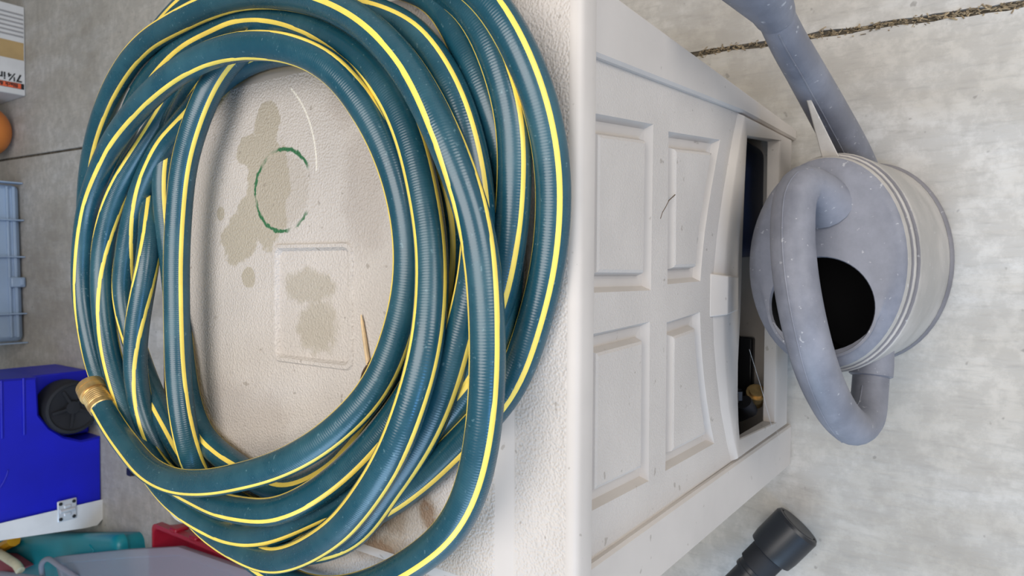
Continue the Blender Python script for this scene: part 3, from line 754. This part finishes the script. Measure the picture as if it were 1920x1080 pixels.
rt = thing('red_tote', (-.86, 1.35, 0), 'red plastic tote with notched rim at the left of the box', 'tote')
def rl(ins, z, r=.02): return rrect(-1.08 + ins, -.70 - ins, .92 + ins, 1.652 - ins, r, z)
mb = MB(); mb.loft([rl(.022, 0), rl(.008, .078), rl(.0, .080), rl(0, .100), rl(.008, .102), rl(.012, .100), rl(.016, .08), rl(.03, .01)]); mb.build('body', 'red', rt, .6)
for i in range(5):
    y_ = 1.545 - i * .095
    mb = MB(); mb.box((-.704, y_ - .016, .062), (-.692, y_ + .016, .102)); mb.build('rim_notch', 'red', rt, bevel=.004)
fr = thing('frosted_lid', (-.95, 1.4, .1), 'frosted translucent plastic bin lid lying over the red tote', 'lid')
zl = .125
far = [pz(492, 1081, zl), pz(332, 1026, zl), pz(240, 1031, zl), pz(120, 1043, zl), pz(100, 1046, zl)]
pol = [(p.x, p.y) for p in far] + [(-1.25, 2.0), (-1.25, 1.0), (-.9, .95)]
ar = sum(pol[i][0] * pol[(i + 1) % len(pol)][1] - pol[(i + 1) % len(pol)][0] * pol[i][1] for i in range(len(pol)))
if ar < 0: pol = pol[::-1]
pl = lambda ins, z: [V((x, y, z)) for x, y in inset2(pol, ins)]
mb = MB(); mb.loft([pl(.004, zl - .022), pl(0, zl - .012), pl(0, zl - .002), pl(.004, zl), pl(.02, zl - .001), pl(.024, zl - .005)], cap0=False); mb.build('panel', 'frost', fr, .6)
lp = [pz(80, 1080, zl + .005), pz(78, 1058, zl + .02), pz(90, 1048, zl + .02), pz(112, 1062, zl + .015), pz(145, 1084, zl + .004)]
mb = MB(); mb.tube([p for p, _ in catmull(lp, .012)], .008, 10); mb.build('raised_rim', 'frost', fr, .8)
mb = MB(); c0, c1 = pz(0, 1076, .16), pz(80, 1086, .14); mb.tube([c0, c1, c1 + V((-.05, -.3, 0))], .010, 8); mb.build('rim', 'frost', fr, .8)
mr = thing('maroon_case', (-1.02, 2.42, .09), 'maroon case with cream rim on the teal crate', 'case')
q = [pz(x, y, .145) for x, y in ((0, 1046), (32, 1068), (0, 1084), (-60, 1084), (-60, 1042))]
mb = MB(); mb.loft([[V((p.x, p.y, .0915)) for p in q], q]); mb.build('body', 'maroon', mr, bevel=.004)
q2 = [pz(x, y, .147) for x, y in ((-20, 1030), (2, 1040), (18, 1050), (32, 1060), (38, 1070))]
mb = MB(); mb.tube([p for p, _ in catmull(q2, .01)], [.014] * len(catmull(q2, .01)), 10); mb.build('rim', 'cream', mr, .8)
q3 = [pz(x, y, .112) for x, y in ((-30, 1040), (2, 1027), (14, 1020), (26, 1013))]
mb = MB(); s3 = catmull(q3, .01); mb.tube([p for p, _ in s3], [.019] * (len(s3) - 1) + [.021], 8)
tag(mb.build('yellow_handle', 'yellow', None, .7), 'yellow plastic handle lying on the teal crate by the cooler lid', 'handle')

# ------------------------------------------------------------------ tool carton, orange ball, pale blue crate at the far side
YS = 2.715
cart = thing('tool_carton', (.78, YS + .12, 0), 'white printed cardboard tool carton stood on end on the floor', 'carton')
cx0, cx1 = py(45, 179, YS).x, py(46, 17, YS).x
cxa = .622; cxb = .945
mb = MB(); mb.box((cxa, YS, .001), (cxb, YS + .26, .34)); mb.build('carton_body', 'card', cart, bevel=.003)
def band(x0, x1, z0, z1, mat, name, th=.0012):
    mb = MB(); mb.box((x0, YS - th, z0), (x1, YS + .001, z1)); return mb.build(name, mat, cart)
xs = lambda y: py(20, y, YS).x
for i in range(6):
    y_ = 22 + i * 8.2; band(xs(y_ + 3.2), xs(y_), .006, .335, 'card_stripe', 'printed_stripe')
band(xs(109), xs(76), .006, .335, 'tan', 'printed_band')
band(xs(164), xs(153.5), .006, .335, 'ink', 'printed_band')
band(xs(163.4), xs(154.2), .016, .335, 'orange_print', 'printed_band', .0018)
def text(s_, size, z0, xbase, mat, dy, name):
    cu = bpy.data.curves.new(name, 'FONT'); cu.body = s_; cu.size = size; cu.extrude = .0004; cu.offset = size * .022
    to = bpy.data.objects.new(name, cu); COL.objects.link(to)
    bpy.context.view_layer.update()
    dg = bpy.context.evaluated_depsgraph_get()
    me = bpy.data.meshes.new_from_object(to.evaluated_get(dg)); bpy.data.objects.remove(to)
    o = bpy.data.objects.new(name, me); COL.objects.link(o); me.materials.clear(); me.materials.append(M[mat])
    m3 = Matrix(((0, -1, 0), (0, 0, -1), (1, 0, 0)))      # reads upwards, letter tops to the left
    me.transform(m3.to_4x4()); o.parent = cart; o.location = V((xbase, YS - dy, z0)) - wloc(cart); return o
text('7\u00bcin.', .038, .012, xs(137.5) - .0, 'ink', .0015, 'lettering')
text('Black &', .019, .026, xs(155.3), 'ink', .0026, 'lettering')
pb = pz(37, 246, 0)
pk = V((.498, 2.862, .090)); mb = MB(); lo = []
for i in range(1, 24):
    ph = -PI / 2 + PI * i / 24; lo.append([pk + V((.098 * math.cos(ph) * math.cos(a), .098 * math.cos(ph) * math.sin(a), .090 * math.sin(ph))) for a in (2 * PI * j / 48 for j in range(48))])
mb.loft(lo); tag(mb.build('orange_ball', 'orange', None, 1), 'round orange ball on the floor between the carton and the pale blue crate', 'ball')
cr = thing('blue_crate', (.02, 2.9, 0), 'pale blue plastic crate with upright ribs and a front latch, beyond the hose', 'crate')
ca, cb = pz(30, 345, .02), pz(40, 640, .02)
ang = math.atan2(cb.y - ca.y, cb.x - ca.x)
ux = (V((ca.x, ca.y, 0)) - V((cb.x, cb.y, 0))); W = ux.length; ux.normalize(); uy = V((-ux.y, ux.x, 0))
if uy.y < 0: uy = -uy
ob = V((cb.x, cb.y, 0))
def cl(x, y, z): return ob + ux * x + uy * y + V((0, 0, z))
def cbox(x0, x1, y0, y1, z0, z1, name, mat, bevel=.002, parent=None):
    mb = MB(); mb.loft([[cl(x0, y0, z0), cl(x1, y0, z0), cl(x1, y1, z0), cl(x0, y1, z0)], [cl(x0, y0, z1), cl(x1, y0, z1), cl(x1, y1, z1), cl(x0, y1, z1)]]); return mb.build(name, mat, parent or cr, bevel=bevel)
cbox(0, W, .012, .30, .004, .26, 'body', 'pale_blue', .02)
for z0, z1 in ((.022, .032), (.044, .052)): cbox(.015, W - .01, .004, .016, z0, z1, 'rail', 'pale_blue')
for f_ in (-.03, .155, .515, .748, .985): cbox(W * f_ - .0025 + .012, W * f_ + .0025 + .012, -.012, .02, .002, .27, 'rib', 'pale_blue', .001)
la = cbox(W * .375 - .018, W * .375 + .018, -.014, .014, .004, .05, 'latch', 'pale_blue', .004)
cbox(W * .375 - .012, W * .375 + .012, -.018, -.012, .010, .022, 'latch_tab', 'pale_blue', .002, la)
